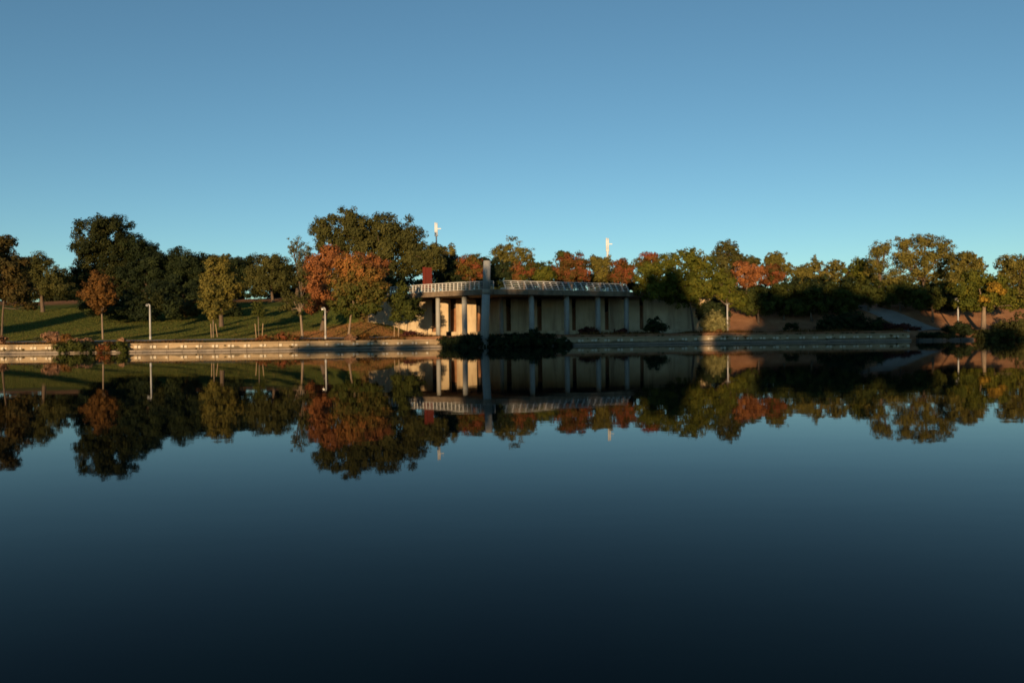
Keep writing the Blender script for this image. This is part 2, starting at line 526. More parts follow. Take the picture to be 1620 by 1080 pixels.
for i in range(len(Q) - 1):
    a, c = Q[i] - O.xy, Q[i + 1] - O.xy
    d = (c - a).normalized(); nrm = Vector((-d.y, d.x))
    a2, c2, a3, c3 = a + nrm * .10, c + nrm * .10, a + nrm * .60, c + nrm * .60
    back.add([(a2.x, a2.y, -1.5), (c2.x, c2.y, -1.5), (c3.x, c3.y, -1.5), (a3.x, a3.y, -1.5),
              (a2.x, a2.y, .80), (c2.x, c2.y, .80), (c3.x, c3.y, .80), (a3.x, a3.y, .80)],
             [(0, 1, 5, 4), (1, 2, 6, 5), (2, 3, 7, 6), (3, 0, 4, 7), (4, 5, 6, 7)])
back.build('footing', M_STEP, quay)
# low concrete sill that continues to the right of the quay
sill = empty('low_concrete_sill', (54, 105.6, 0))
tag(sill, 'low grey concrete sill at the water, right of where the quay wall ends', 'sill')
for k in range(4):
    x = 53.0 + k * 1.75
    put('sill_block', MB().box((0, 0, 0), (1.70, .8, .42)).mesh('sill_block') if k == 0 else sill.children[0].data,
        sill, Vector((x, float(shore(x)) - .1, .10 + .01 * (k % 2))) - sill.location, 0)
sill.children[0].data.materials.append(M_SILL)

# ------------------------------------------------------------------ terrace pavilion
PZ0, PZ1 = 6.36, 6.92
edge = [(-16.8, 111.0), (-13.3, 108.0), (-11.4, 106.0), (-9.0, 104.0), (-6.3, 102.0), (-3.9, 100.7), (-2.2, 100.25), (-.6, 100.6),
        (2.0, 101.9), (5.0, 103.8), (8.2, 105.9), (12, 108.3), (16.0, 111.0), (18.6, 113.4)]
pav = empty('terrace_pavilion', (0, 106, 1.35))
tag(pav, 'concrete terrace on round columns by the lake, with prow shaped deck and pale railing', 'pavilion')
PO = pav.location.copy()
L = lambda v: Vector(v) - PO
poly = [(x, y - .0) for x, y in edge] + [(18.6, 115.6), (8, 115.2), (0, 114.4), (-8, 113.6), (-15.5, 113.0)]
lp = [(x - PO.x, y - PO.y) for x, y in poly]
MB().prism(lp, PZ0 + .14 - PO.z, PZ1 - PO.z).build('deck_slab', M_FASCIA, pav)
# fascia: one precast length per run of the edge, standing proud of the slab
for i in range(len(edge) - 1):
    a, c = Vector(edge[i]), Vector(edge[i + 1])
    d = (c - a).normalized(); nr = Vector((d.y, -d.x))
    n = max(1, round((c - a).length / 1.9))
    for k in range(n):
        p, q = a.lerp(c, k / n) + d * .012, a.lerp(c, (k + 1) / n) - d * .012
        pts = [p + nr * .16, q + nr * .16, q + nr * .004, p + nr * .004]
        MB().prism([(v.x - PO.x, v.y - PO.y) for v in pts], PZ0 - PO.z, PZ1 + .07 - PO.z).build('fascia_panel', M_FASCIA, pav)
# columns
col_px = [(693, 106.2, .30), (735, 103.6, .34), (793, 111.4, .31), (841, 103.6, .35), (896.5, 106.6, .35), (946, 109.4, .34), (991, 112.0, .34)]
for px, D, r in col_px:
    X = at(px, 500, D).x
    z0 = tz(X, D) - .05
    mb = MB().tube([(0, 0, z0 - PO.z), (0, 0, 3 - PO.z), (0, 0, 5 - PO.z), (0, 0, PZ0 + .15 - PO.z)], [r, r, r * .97, r * .95], 20)
    mb.v = [(x + X - PO.x, y + D - PO.y, z) for x, y, z in mb.v]
    mb.build('column', M_CONC_COL, pav, smooth=True)
# beams under the deck
for px, D, r in col_px[:2] + col_px[3:]:
    X = at(px, 500, D).x
    MB().box((X - PO.x, (D + wall_y(X)) / 2 - PO.y + .2, 6.30 - PO.z), (.42, wall_y(X) - D + .1, .40)).build('beam', M_FASCIA, pav)

def railing(pts, lean, h, spacing, name='railing'):
    """posts and rails along a polyline; lean = inward lean over the height"""
    g = empty(name, (0, 0, 0)); g.parent = pav
    g.location = (0, 0, 0)
    P = [Vector(p) for p in pts]
    ds = [0]
    for i in range(len(P) - 1): ds.append(ds[-1] + (P[i + 1] - P[i]).length)
    def along(s):
        for i in range(len(P) - 1):
            if s <= ds[i + 1] or i == len(P) - 2:
                t = (s - ds[i]) / (ds[i + 1] - ds[i])
                d = (P[i + 1] - P[i]).normalized()
                return P[i].lerp(P[i + 1], t), Vector((-d.y, d.x))
    n = int(ds[-1] / spacing)
    bases, tops = [], []
    z0 = PZ1 + .06
    for k in range(n + 1):
        p, inn = along(ds[-1] * k / n)
        inn = inn if inn.y > 0 else -inn
        b_ = Vector((p.x, p.y, z0)) + Vector((inn.x, inn.y, 0)) * .10
        t_ = b_ + Vector((inn.x, inn.y, 0)) * lean + Vector((0, 0, h))
        bases.append(b_); tops.append(t_)
        MB().bar(L(b_), L(t_), .10, .13).build('post', M_RAIL, g)
    for fr, w in ((1.0, .085), (.76, .045), (.53, .045), (.30, .045), (.09, .045)):
        m = MB()
        for k in range(n):
            a_, c_ = bases[k].lerp(tops[k], fr), bases[k + 1].lerp(tops[k + 1], fr)
            m.bar(L(a_), L(c_), w, w + .02)
        m.build('rail', M_RAIL, g)
    return g
railing(edge[0:7] , 0.05, 1.02, .62)
railing(edge[7:13], 0.75, 1.10, .95)

# retaining wall behind the columns, with tall niches
wall = empty('retaining_wall', (0, 113, 1.35))
tag(wall, 'tall tan concrete retaining wall with narrow niches, standing behind the terrace columns', 'wall')
WO = wall.location.copy()
def wpx(px):
    # x position of a photo column on the wall line
    X = -10.0
    for _ in range(12): X = at(px, 500, float(wall_y(X))).x
    return X
niches = [(683.2, 690.2), (712.5, 721.3), (753.5, 761), (801, 808), (850, 857), (905, 911), (957, 963), (1012, 1018)]
WT = 6.55
segs, cur = [], -19.3
for a, c in niches:
    segs.append((cur, wpx(a), 'p')); segs.append((wpx(a), wpx(c), 'n')); cur = wpx(c)
segs.append((cur, 27.6, 'p'))
def wall_box(x0, x1, z0, z1, off, thick, name, mat, par=wall, gap=.012):
    y0, y1 = float(wall_y(x0)) + off, float(wall_y(x1)) + off
    x0 += gap; x1 -= gap
    pts = [(x0, y0), (x1, y1), (x1, y1 + thick), (x0, y0 + thick)]
    return MB().prism([(x - WO.x, y - WO.y) for x, y in pts], z0 - WO.z, z1 - WO.z).build(name, mat, par)
for x0, x1, k in segs:
    if k == 'p':
        n = max(1, round((x1 - x0) / 2.4))
        for i in range(n):
            a, c = x0 + (x1 - x0) * i / n, x0 + (x1 - x0) * (i + 1) / n
            under = -16.0 < (a + c) / 2 < 18.0
            wall_box(a, c, .6, 6.33 if under else 6.98, random.uniform(0, .012), .9, 'wall_panel', M_CONC_WALL, gap=.008)
    else:
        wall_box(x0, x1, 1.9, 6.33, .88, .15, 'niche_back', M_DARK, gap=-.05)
        wall_box(x0, x1, .6, 1.9, .02, .9, 'niche_sill', M_CONC_WALL)
# low plinth in front of the wall
bx = np.linspace(wpx(690), 26.5, 22)
for i in range(len(bx) - 1):
    wall_box(bx[i], bx[i + 1], .9, 1.88, -.75, .72, 'plinth_block', M_CONC_WALL, gap=.01)
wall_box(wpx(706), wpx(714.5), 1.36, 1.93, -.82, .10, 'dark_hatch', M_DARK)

# terrace paving
fl = MB()
xs = np.linspace(-11.0, 26.0, 30)
for i in range(29):
    a, c = xs[i], xs[i + 1]
    pts = [(a + .01, float(shore(a)) + 3.2), (c - .01, float(shore(c)) + 3.2), (c - .01, float(wall_y(c)) - .1), (a + .01, float(wall_y(a)) - .1)]
    fl.prism(pts, 1.30, 1.362)
tag(fl.build('terrace_floor', M_FLOOR), kind='structure')

# tall column standing in the water at the prow
X = at(766, 550, 98.9).x
tc = empty('tall_column', (X, 98.9, 0))
tag(tc, 'tallest round concrete column, rising from the water past the prow of the terrace', 'column')
top = at(770.5, 412.5, 98.9)
dx = top.x - X
MB().tube([(0, 0, -1.4), (dx * .3, 0, 3.0), (dx * .62, 0, 6.34)], [.52, .50, .475], 28).build('lower_shaft', M_CONC_COL, tc, smooth=True)
MB().tube([(dx * .62, 0, 6.345), (dx * .66 + .02, 0, 6.95)], [.50, .49], 28).build('collar', M_CONC, tc, smooth=True)
MB().tube([(dx * .66 + .05, 0, 6.955), (dx, 0, top.z)], [.455, .44], 28).build('upper_shaft', M_CONC_COL, tc, smooth=True)
MB().tube([(0, 0, .06), (0, 0, .22)], [.545, .545], 28).build('water_mark_ring', M_BLOCK, tc, smooth=True)

# red steel stele on the plaza
p0 = at(676.5, 453, 118)
st = empty('steel_stele', (p0.x, 118, 6.86))
tag(st, 'rust red steel stele of folded vertical plates on the plaza behind the railing', 'sculpture')
H = at(676.5, 422.5, 118).z - 6.86
MB().box((-.44, -.10, H / 2), (.50, .10, H), math.radians(-24)).build('plate', M_RUST, st)
MB().box((.22, -.06, H / 2 - .03), (.86, .10, H - .06), math.radians(12)).build('plate', M_RUST, st)
MB().box((.0, .32, H / 2 - .05), (1.2, .08, H - .1)).build('plate', M_RUST, st)
MB().box((.0, .1, .03), (1.6, 1.0, .06)).build('base_plate', M_RUST, st)

# pale items on the deck
b0 = at(961.8, 461, 111.8)
bo = MB()
for k in range(3): bo.box((0, 0, .14 + k * .25), (.24, .24, .22))
bo.box((0, 0, .36), (.16, .16, .72))
o = bo.build('bollard', M_WHITE)
o.location = (b0.x, 112.0, PZ1)
tag(o, 'small white banded bollard behind the right part of the terrace railing', 'bollard')
for px, w, lab in ((796, 1.0, 'smaller pale tapered block on the deck, nearest the tall column'), (808, 1.3, 'larger pale tapered block on the deck, second from the tall column')):
    p = at(px, 456, 102.6)
    o = MB().box((0, 0, .22), (w, .9, .44), 0, .62).build('concrete_block', M_BLOCK, bevel=.03)
    o.location = (p.x, 103.6, PZ1)
    tag(o, lab, 'block', 'pale tapered blocks on the deck')

# ------------------------------------------------------------------ masts and lamps
def mast(px, D, top_py, label, thick):
    p = at(px, top_py, D)
    zb = tz(p.x, D)
    o = empty('light_mast', (p.x, D, zb))
    tag(o, label, 'mast', 'tall white topped masts behind the trees')
    h = p.z - zb
    MB().tube([(0, 0, 0), (0, 0, h - 2.6)], [.16, .14] if not thick else [.27, .24], 12).build('pole', M_STEEL if not thick else M_WHITE, o, smooth=True)
    MB().tube([(-.20, 0, h - 2.6), (-.20, 0, h)], [.15, .15], 10).build('antenna_tube', M_WHITE, o, smooth=True)
    MB().tube([(.14, 0, h - 2.6), (.14, 0, h - .1)], [.15, .15], 10).build('antenna_tube', M_WHITE, o, smooth=True)
    MB().bar((.1, 0, h - 1.3), (1.0, 0, h - 1.3), .2, .16).build('arm', M_WHITE, o)
    MB().tube([(0, 0, h - 2.8), (0, 0, h - 2.55)], [.38, .38], 10).build('mount_ring', M_WHITE, o)
    return o
mast(690, 170, 352, 'slim mast with white twin antenna tubes on a dark pole, beyond the red stele', False)
mast(961, 175, 376.5, 'thick all white mast with short side arm above the scarlet trees right of centre', True)

def lamp(px, D, top_py, label, side=-1, tee=False):
    p = at(px, top_py, D)
    zb = tz(p.x, D) - .05
    o = empty('street_lamp', (p.x, D, zb))
    tag(o, label, 'street lamp', 'street lamps along the lakeside path')
    h = p.z - zb
    MB().tube([(0, 0, 0), (0, 0, .5)], [.13, .12], 10).build('base', M_LAMP, o, smooth=True)
    MB().tube([(0, 0, .5), (0, 0, h - .45)], [.105, .085], 10).build('pole', M_LAMP, o, smooth=True)
    if tee:
        MB().bar((-.32, 0, h - .22), (.32, 0, h - .22), .22, .12).build('lamp_head', M_LAMP_DARK, o)
        MB().tube([(0, 0, h - .45), (0, 0, h - .28)], [.085, .06], 10).build('neck', M_LAMP, o)
    else:
        MB().tube([(0, 0, h - .45), (0, 0, h - .18), (side * .10, 0, h - .06), (side * .24, 0, h - .05)], [.085, .075, .06, .06], 8).build('arm', M_LAMP, o, smooth=True)
        MB().box((side * .30, 0, h - .13), (.34, .26, .22), 0, .7).build('lamp_head', M_LAMP_DARK, o)
        MB().box((side * .30, 0, h - .26), (.24, .2, .04)).build('lamp_glass', M_GLASSY, o)
lamp(237, 97.2, 480.5, 'pale street lamp with hooked head at far left, alone in front of the lawn')
lamp(514.3, 98.2, 486, 'pale street lamp whose head is lost in the orange tree')
lamp(1150.5, 108.6, 478, 'street lamp with flat tee head beside the sunlit round bush', tee=True)
lamp(1515.5, 108.0, 471.5, 'slim pale street lamp on the orange soil slope at the right')

# ------------------------------------------------------------------ foliage
def leaves_mesh(name, C, R, Oo, n_per, size, tone_c, flat=.42, elong=1.5, droop=0.0):
    """C clump centres, R clump radii, Oo outward directions per clump; returns a leafy mesh"""
    n_per = np.maximum(3, n_per.astype(int))
    idx = np.repeat(np.arange(len(C)), n_per)
    N = len(idx)
    g = rng.normal(size=(N, 3))
    g /= np.linalg.norm(g, axis=1, keepdims=True) + 1e-9
    rad = rng.random(N) ** .45
    pos = C[idx] + g * (rad * R[idx])[:, None] * np.array([1.0, 1.0, .78])
    nrm = Oo[idx] * .75 + g * .60 + rng.normal(size=(N, 3)) * flat
    nrm[:, 2] += .15
    nrm /= np.linalg.norm(nrm, axis=1, keepdims=True) + 1e-9
    t = np.cross(nrm, rng.normal(size=(N, 3)))
    t /= np.linalg.norm(t, axis=1, keepdims=True) + 1e-9
    b_ = np.cross(nrm, t)
    s = size * rng.uniform(.6, 1.35, N)
    t = t * (s * elong * .5)[:, None]; b_ = b_ * (s * .5)[:, None]
    co = np.stack([pos - t, pos + b_ * .9 - t * .1, pos + t, pos - b_ * .9 + t * .1], 1).reshape(-1, 3)
    q = np.arange(N * 4).reshape(N, 4)
    me = quad_mesh(name, co, q)
    tone = np.clip(tone_c[idx] + rng.normal(size=N) * .13, 0, 1)
    a = me.attributes.new('tone', 'FLOAT', 'POINT')
    a.data.foreach_set('value', np.repeat(tone, 4).astype(np.float32))
    return me

def crown_clumps(lobes, k=3.4, rc=None, ragged=.0, core=True):
    Cs, Rs, Os = [], [], []
    for (c, r) in lobes:
        c = np.array(c); r = np.array(r, float)
        m = (r[0] * r[2]) ** .5
        q = rc or min(1.0, max(.34, .27 * m))
        n = max(5, int(k * (r[0] * r[2] + r[1] * r[2] + r[0] * r[1]) / 3 / q ** 2))
        d = rng.normal(size=(n, 3)); d /= np.linalg.norm(d, axis=1, keepdims=True)
        f = np.where(rng.random(n) < .72, rng.uniform(.72, 1.0, n), rng.uniform(.2, .75, n))
        f = f * (1 + ragged * rng.normal(size=n) * .25)
        rr = q * rng.uniform(.65, 1.3, n)
        f = np.minimum(f, 1.08 + ragged) * np.clip(1 - .35 * rr / m, .5, 1)
        Cs.append(c + d * f[:, None] * r); Rs.append(rr); Os.append(d)
        if core:                                  # leaves in the heart of the lobe close it up
            n2 = 7
            d2 = rng.normal(size=(n2, 3)); d2 /= np.linalg.norm(d2, axis=1, keepdims=True)
            Cs.append(c + d2 * (rng.uniform(.1, .5, n2)[:, None]) * r); Rs.append(np.full(n2, .48 * min(r[0], r[2])) * rng.uniform(.8, 1.1, n2)); Os.append(d2)
    return np.concatenate(Cs), np.concatenate(Rs), np.concatenate(Os)

LEAF_TOTAL = [0]
def plant(name, label, cat, D, trunk_px, lobes_px, pal, size=.26, k=3.4, dens=1.35, ragged=.15, group=None, trunk_w=None,
          trunk_mat=None, depth=1.0, tone='noise', rc=None, no_trunk=False, dofs=None, base_dx=0.0, limbs=True, stems=1):
    """a tree or shrub: lobes are (px, py, rx, ry[, dD]) measured on the photograph and built as true volumes at distance D"""
    size *= .78 if size > .2 else .92
    lobes = []
    for lb in lobes_px:
        px, py, rx, ry = lb[:4]
        dD = lb[4] if len(lb) > 4 else 0.0
        d = D + dD
        p = at(px, py, d)
        a, c = rx * 1.08 * d / FPX, ry * 1.10 * d / FPX
        lobes.append((p, (a, max(.5, (a * .75 + c * .25)) * depth, c)))
    cx = at(trunk_px, 500, D).x
    base = Vector((cx, D, max(0.05, tz(cx, D) - .06)))
    o = empty(name, base)
    tag(o, label, cat, group)
    loc = [(np.array(p - base), r) for p, r in lobes]
    C, R, Oo = crown_clumps(loc, k, rc, ragged, core=ragged < .52)
    gz = np.array([tz(base.x + q[0], base.y + q[1]) for q in C]) - base.z
    keep = C[:, 2] > np.maximum(gz, -base.z) + .04
    if keep.mean() < .6: print('BURIED', round(float(keep.mean()), 2), label)
    if keep.sum() < 4: keep[:] = True; C[:, 2] += gz.max() + .3 - C[:, 2].min()
    C, R, Oo = C[keep], R[keep], Oo[keep]
    zlo, zhi = C[:, 2].min(), C[:, 2].max()
    if tone == 'noise':
        tc_ = rng.normal(size=len(C)) * (.30 if pal in ('red', 'redgreen') else .19) + .5
    elif tone == 'height':
        tc_ = (C[:, 2] - zlo) / (zhi - zlo + 1e-6) * 1.15 - .08 + rng.normal(size=len(C)) * .13
    elif tone == 'left':
        tc_ = .5 - (C[:, 0]) / (C[:, 0].max() - C[:, 0].min()) * .7 + rng.normal(size=len(C)) * .14
    n_per = dens * 1.02 * 3.1 * np.minimum(R, 1.5) ** 2 / (size * size * .68)
    me = leaves_mesh('crown', C, R, Oo, n_per, size, np.clip(tc_, 0, 1))
    LEAF_TOTAL[0] += len(me.polygons)
    link_mesh('crown' if not no_trunk else 'foliage', me, LEAF[pal], o)
    if not no_trunk:
        cen = np.mean([c for c, r in loc], axis=0)
        zb = min(c[2] - r[2] * .8 for c, r in loc)
        h = max(zb, .8)
        w = trunk_w or max(.07, .035 * zhi)
        mb = MB()
        top = Vector((cen[0] * .75 + base_dx, cen[1] * .7, cen[2]))
        bend = Vector((random.uniform(-.1, .1), random.uniform(-.1, .1), 0)) * h * .3
        p1 = Vector((top.x * .25, top.y * .25, h)) + bend
        mb.tube([(0, 0, -.2), (0, 0, .25), (p1.x * .5, p1.y * .5, h * .55), tuple(p1), tuple(top)], [w * 1.35, w, w * .85, w * .72, w * .25], 10)
        if limbs:
            m = len(loc)
            for c, r in loc:
                tgt = Vector(c)
                st_ = p1.lerp(top, random.uniform(.0, .45))
                md = st_.lerp(tgt, .5) + Vector((0, 0, -.12 * (tgt - st_).length + .1))
                mb.tube([st_, md, tgt], [w * .45, w * .3, w * .1], 6)
            sel = rng.choice(len(C), min(len(C), 26), replace=False)
            for i in sel:
                tgt = Vector(C[i])
                j = min(range(m), key=lambda q_: np.linalg.norm(loc[q_][0] - C[i]))
                st_ = p1.lerp(Vector(loc[j][0]), random.uniform(.35, .9))
                mb.tube([st_, st_.lerp(tgt, .5) + Vector((0, 0, .1)), tgt], [w * .2, w * .13, w * .05], 5)
        mb.build('trunk', trunk_mat or M_BARK, o, smooth=True)
    return o

G_BACK = 'trees on the far bank'
T = lambda *a, **k: plant('tree', *a, **k)
# --- left
T('brown and olive tree cut by the left edge of the picture', 'tree', 101, 2, [(-8, 400, 36, 24), (22, 425, 34, 26), (-10, 455, 36, 28), (30, 462, 26, 24), (6, 385, 22, 14), (44, 484, 14, 8)], 'dull', trunk_w=.14, k=2.9, tone='noise', group=G_BACK)
T('rounded olive tree behind the far left brown tree', 'tree', 136, 68, [(58, 424, 30, 26), (86, 442, 20, 24), (64, 452, 34, 20), (40, 432, 20, 24)], 'oak', group=G_BACK)
T('very tall dark tree with domed top, tallest at the left', 'tree', 148, 172, [(166, 366, 48, 26), (146, 392, 32, 26), (190, 396, 34, 30), (150, 430, 36, 30), (200, 432, 34, 34), (170, 462, 46, 24), (128, 440, 18, 28)], 'deepoak', k=3.2, dens=1.5, size=.31, group=G_BACK)
T('blackish green tree right of the tall domed tree', 'tree', 146, 232, [(222, 396, 26, 26), (240, 418, 34, 32), (214, 440, 28, 32), (252, 452, 34, 28)], 'dark', dens=1.5, group=G_BACK)
T('dark rounded evergreen at the crest, left of the small olive tree', 'tree', 148, 288, [(272, 412, 28, 24), (300, 418, 30, 24), (286, 444, 44, 26), (318, 440, 20, 30)], 'dark', dens=1.5, group=G_BACK)
T('dark flat topped evergreen row tree seen above the small olive tree', 'tree', 150, 356, [(344, 424, 28, 20), (376, 428, 26, 20), (356, 444, 46, 20)], 'dark', dens=1.5, group=G_BACK)
T('olive green dome shaped tree at the crest with sky showing under it', 'tree', 148, 432, [(428, 420, 34, 22), (406, 438, 20, 24), (444, 444, 26, 20), (420, 450, 30, 16)], 'oak', group=G_BACK)
T('tawny olive tree behind the staked sapling', 'tree', 112, 350, [(346, 424, 26, 20), (334, 446, 22, 22), (362, 452, 24, 24), (352, 476, 22, 16)], 'gold', group=G_BACK)
T('round headed brownish young tree on a thin trunk, left lawn edge', 'tree', 98.6, 162, [(157, 452, 25, 20), (150, 466, 24, 16), (168, 470, 20, 16), (158, 482, 17, 10), (158, 491, 9, 6), (156, 438, 14, 10)], 'brown', size=.16, rc=.34, trunk_w=.11, trunk_mat=M_BARK_PALE, group=G_BACK)
T('golden green young tree held by stakes, in front of the lawn', 'tree', 98.6, 337, [(333, 462, 20, 16), (328, 480, 18, 14), (342, 484, 16, 14), (336, 497, 14, 8)], 'gold', size=.20, rc=.40, trunk_w=.07, trunk_mat=M_BARK_PALE, limbs=False, group=G_BACK)
T('smallest staked sapling with a sparse green crown', 'tree', 98.6, 409, [(408, 484, 10, 12), (404, 494, 8, 8), (413, 497, 8, 8)], 'green', size=.16, rc=.34, k=2.0, dens=.8, ragged=.3, trunk_w=.045, trunk_mat=M_BARK_PALE, limbs=False, group=G_BACK)
T('thin half bare tree with sparse olive leaves, left of the orange tree', 'tree', 99.5, 478, [(462, 470, 20, 12), (478, 440, 14, 18), (456, 486, 18, 10), (482, 476, 16, 13), (470, 494, 14, 6)], 'oak', size=.16, rc=.40, k=1.7, dens=.8, ragged=.5, trunk_w=.16, trunk_mat=M_BARK_PALE, group=G_BACK)
T('grey green poplar with pointed wisps left of the great oak', 'tree', 150, 470, [(464, 392, 8, 20), (474, 398, 9, 22), (488, 404, 9, 20), (478, 424, 18, 16)], 'grey', size=.26, k=2.0, dens=.8, ragged=.4, group=G_BACK)
T('great broad olive oak, largest crown in the picture', 'tree', 156, 598, [(512, 366, 26, 22), (548, 350, 30, 22), (575, 372, 40, 30), (618, 362, 40, 26), (604, 396, 50, 34), (646, 384, 28, 30), (655, 412, 26, 30), (530, 392, 30, 26), (610, 424, 50, 24)], 'oak', size=.35, k=3.6, ragged=.3, group=G_BACK)
T('bright orange autumn tree left of the green and orange tree', 'tree', 108, 510, [(505, 420, 24, 22), (524, 404, 20, 18), (497, 446, 22, 24), (512, 470, 26, 22), (540, 414, 18, 18), (496, 484, 16, 14), (578, 418, 26, 20), (600, 424, 18, 16)], 'orange', size=.24, group=G_BACK)
T('broad tree turning from green below to orange above, centre left', 'tree', 99, 551, [(556, 424, 28, 22), (585, 436, 26, 22), (540, 450, 26, 24), (572, 462, 36, 24), (600, 460, 18, 20), (545, 480, 26, 16), (585, 484, 26, 14), (560, 494, 20, 9)], 'turning', size=.24, tone='height', trunk_w=.15, trunk_mat=M_BARK_PALE, group=G_BACK)
T('slim olive young tree with stakes in front of the sunlit wall', 'tree', 100.5, 630, [(638, 458, 10, 14), (630, 478, 18, 16), (642, 486, 20, 16), (626, 500, 14, 12), (650, 498, 14, 12)], 'green', size=.20, rc=.42, k=2.6, ragged=.3, trunk_w=.06, trunk_mat=M_BARK_PALE, limbs=False, group=G_BACK)
T('thin tree close to the sunlit wall behind the staked olive tree', 'tree', 103.5, 643, [(654, 478, 13, 16), (648, 496, 13, 12), (664, 492, 8, 10)], 'green', size=.20, rc=.40, k=2.2, dens=1.0, trunk_w=.05, ragged=.3, group=G_BACK)
# --- centre, on the plaza
T('olive tree rising behind the red stele', 'tree', 122, 678, [(674, 402, 20, 16), (690, 398, 16, 14), (668, 420, 18, 14), (690, 418, 18, 16)], 'oak', size=.26, ragged=.3, group=G_BACK)
T('twin pointed olive poplar tips right of the slim mast', 'tree', 150, 710, [(703, 398, 6, 14), (715, 396, 7, 14), (709, 412, 14, 12)], 'gold', size=.26, ragged=.2, group=G_BACK)
T('dark tree behind the plaza, between mast and red yellow tree', 'tree', 130, 712, [(706, 420, 24, 20), (724, 428, 18, 22), (704, 440, 26, 16), (752, 420, 24, 14)], 'dark', dens=1.5, group=G_BACK)
T('red and yellow tree left of the tall column', 'tree', 116, 744, [(738, 416, 18, 12), (752, 414, 16, 12), (742, 432, 19, 12), (758, 430, 14, 13), (732, 424, 10, 14)], 'redgreen', size=.22, rc=.5, group=G_BACK)
T('wispy light olive tree high behind the plaza, right of the tall column', 'tree', 146, 808, [(806, 394, 20, 20), (790, 400, 16, 14), (824, 402, 20, 14), (810, 410, 34, 10), (840, 406, 8, 8)], 'gold', size=.24, ragged=.6, k=2.6, dens=1.0, group=G_BACK)
T('dark clipped tree directly right of the tall column', 'tree', 126, 786, [(784, 424, 18, 16), (800, 430, 16, 18), (784, 436, 22, 16), (766, 418, 10, 12)], 'dark', dens=1.5, group=G_BACK)
T('small green and red tree second right of the tall column', 'tree', 117, 830, [(824, 424, 16, 10), (836, 428, 16, 12), (828, 438, 20, 10)], 'redgreen', size=.22, rc=.5, group=G_BACK)
T('round yellow green tree like a ball behind the railing', 'tree', 115, 860, [(860, 432, 16, 13), (854, 438, 12, 9), (868, 436, 12, 10)], 'lime', size=.20, rc=.45, group=G_BACK)
T('large round scarlet tree behind the middle of the railing', 'tree', 117, 905, [(896, 413, 18, 12), (912, 415, 20, 14), (888, 430, 17, 15), (922, 430, 17, 15), (905, 436, 24, 13)], 'red', size=.22, rc=.5, group=G_BACK)
T('pale olive tree between the two scarlet trees', 'tree', 120, 950, [(946, 418, 14, 14), (958, 416, 12, 12), (950, 434, 18, 14), (938, 408, 8, 6)], 'gold', size=.24, ragged=.4, group=G_BACK)
T('olive crown peeping above the large scarlet tree', 'tree', 140, 890, [(888, 404, 10, 8), (896, 402, 7, 6), (846, 420, 14, 10), (868, 424, 14, 10)], 'green', size=.26, ragged=.3, group=G_BACK)
T('smaller scarlet tree left of the big dark green tree', 'tree', 117, 984, [(982, 422, 17, 13), (995, 426, 13, 13), (976, 436, 14, 13), (992, 440, 15, 9)], 'red', size=.22, rc=.5, group=G_BACK)
T('red topped crown peeping over the big dark green tree', 'tree', 120, 1028, [(1028, 408, 19, 9), (1014, 420, 17, 12), (1040, 416, 13, 10)], 'redgreen', size=.24, tone='height', rc=.5, group=G_BACK)
T('big green tree with shaded underside at the right end of the railing', 'tree', 110.5, 1097, [(1026, 432, 24, 20), (1058, 416, 20, 18), (1092, 408, 26, 17), (1112, 420, 22, 20), (1060, 444, 40, 24), (1100, 446, 34, 26), (1040, 458, 34, 18), (1088, 470, 38, 16)], 'lime', size=.26, k=3.2, trunk_w=.16, group=G_BACK)
# --- right
T('brown olive tree with rounded top right of the big green tree', 'tree', 126, 1150, [(1150, 394, 20, 14), (1142, 412, 22, 18), (1164, 408, 12, 18), (1150, 436, 24, 20)], 'oak', size=.26, group=G_BACK)
T('bright yellow green tree above the lamp with the tee head', 'tree', 112, 1152, [(1138, 440, 16, 18), (1146, 462, 16, 14), (1166, 474, 18, 14), (1128, 458, 12, 14), (1156, 446, 12, 12)], 'lime', size=.22, rc=.5, group=G_BACK)
T('wide rust red tree right of the brown olive tree', 'tree', 120, 1182, [(1176, 426, 20, 14), (1196, 432, 18, 14), (1180, 444, 22, 12)], 'orange', size=.24, rc=.55, tone='noise', group=G_BACK)
T('small deep red tree above the shaded grove', 'tree', 120, 1228, [(1222, 428, 18, 12), (1236, 438, 14, 11), (1216, 444, 18, 9)], 'red', size=.24, rc=.5, group=G_BACK)
T('olive crown behind the rust red tree', 'tree', 138, 1190, [(1186, 411, 16, 9), (1176, 416, 12, 9), (1198, 416, 10, 9)], 'oak', size=.26, group=G_BACK)
T('feathery yellow olive tree above the small deep red tree', 'tree', 136, 1226, [(1220, 410, 12, 11), (1232, 408, 12, 11), (1226, 420, 22, 12), (1246, 426, 12, 10)], 'gold', size=.24, ragged=.5, group=G_BACK)
T('low golden tree left of the forked wispy crown', 'tree', 126, 1272, [(1264, 432, 20, 12), (1282, 428, 18, 12), (1276, 446, 30, 14)], 'gold', size=.24, ragged=.4, group=G_BACK)
T('golden tree with two wispy forks on top', 'tree', 126, 1314, [(1288, 412, 5, 8), (1294, 420, 9, 8), (1322, 420, 16, 9), (1316, 434, 26, 14), (1308, 448, 30, 14)], 'gold', size=.24, ragged=.55, group=G_BACK)
T('domed light green tree left of the largest golden tree', 'tree', 124, 1360, [(1362, 418, 20, 12), (1352, 434, 20, 16), (1372, 438, 24, 18)], 'lime', size=.24, group=G_BACK)
T('open golden crown rising left of the largest golden tree', 'tree', 118, 1392, [(1386, 396, 14, 14), (1400, 392, 12, 12), (1388, 420, 24, 16), (1404, 442, 26, 18)], 'gold', size=.22, ragged=.5, k=2.3, dens=.95, group=G_BACK)
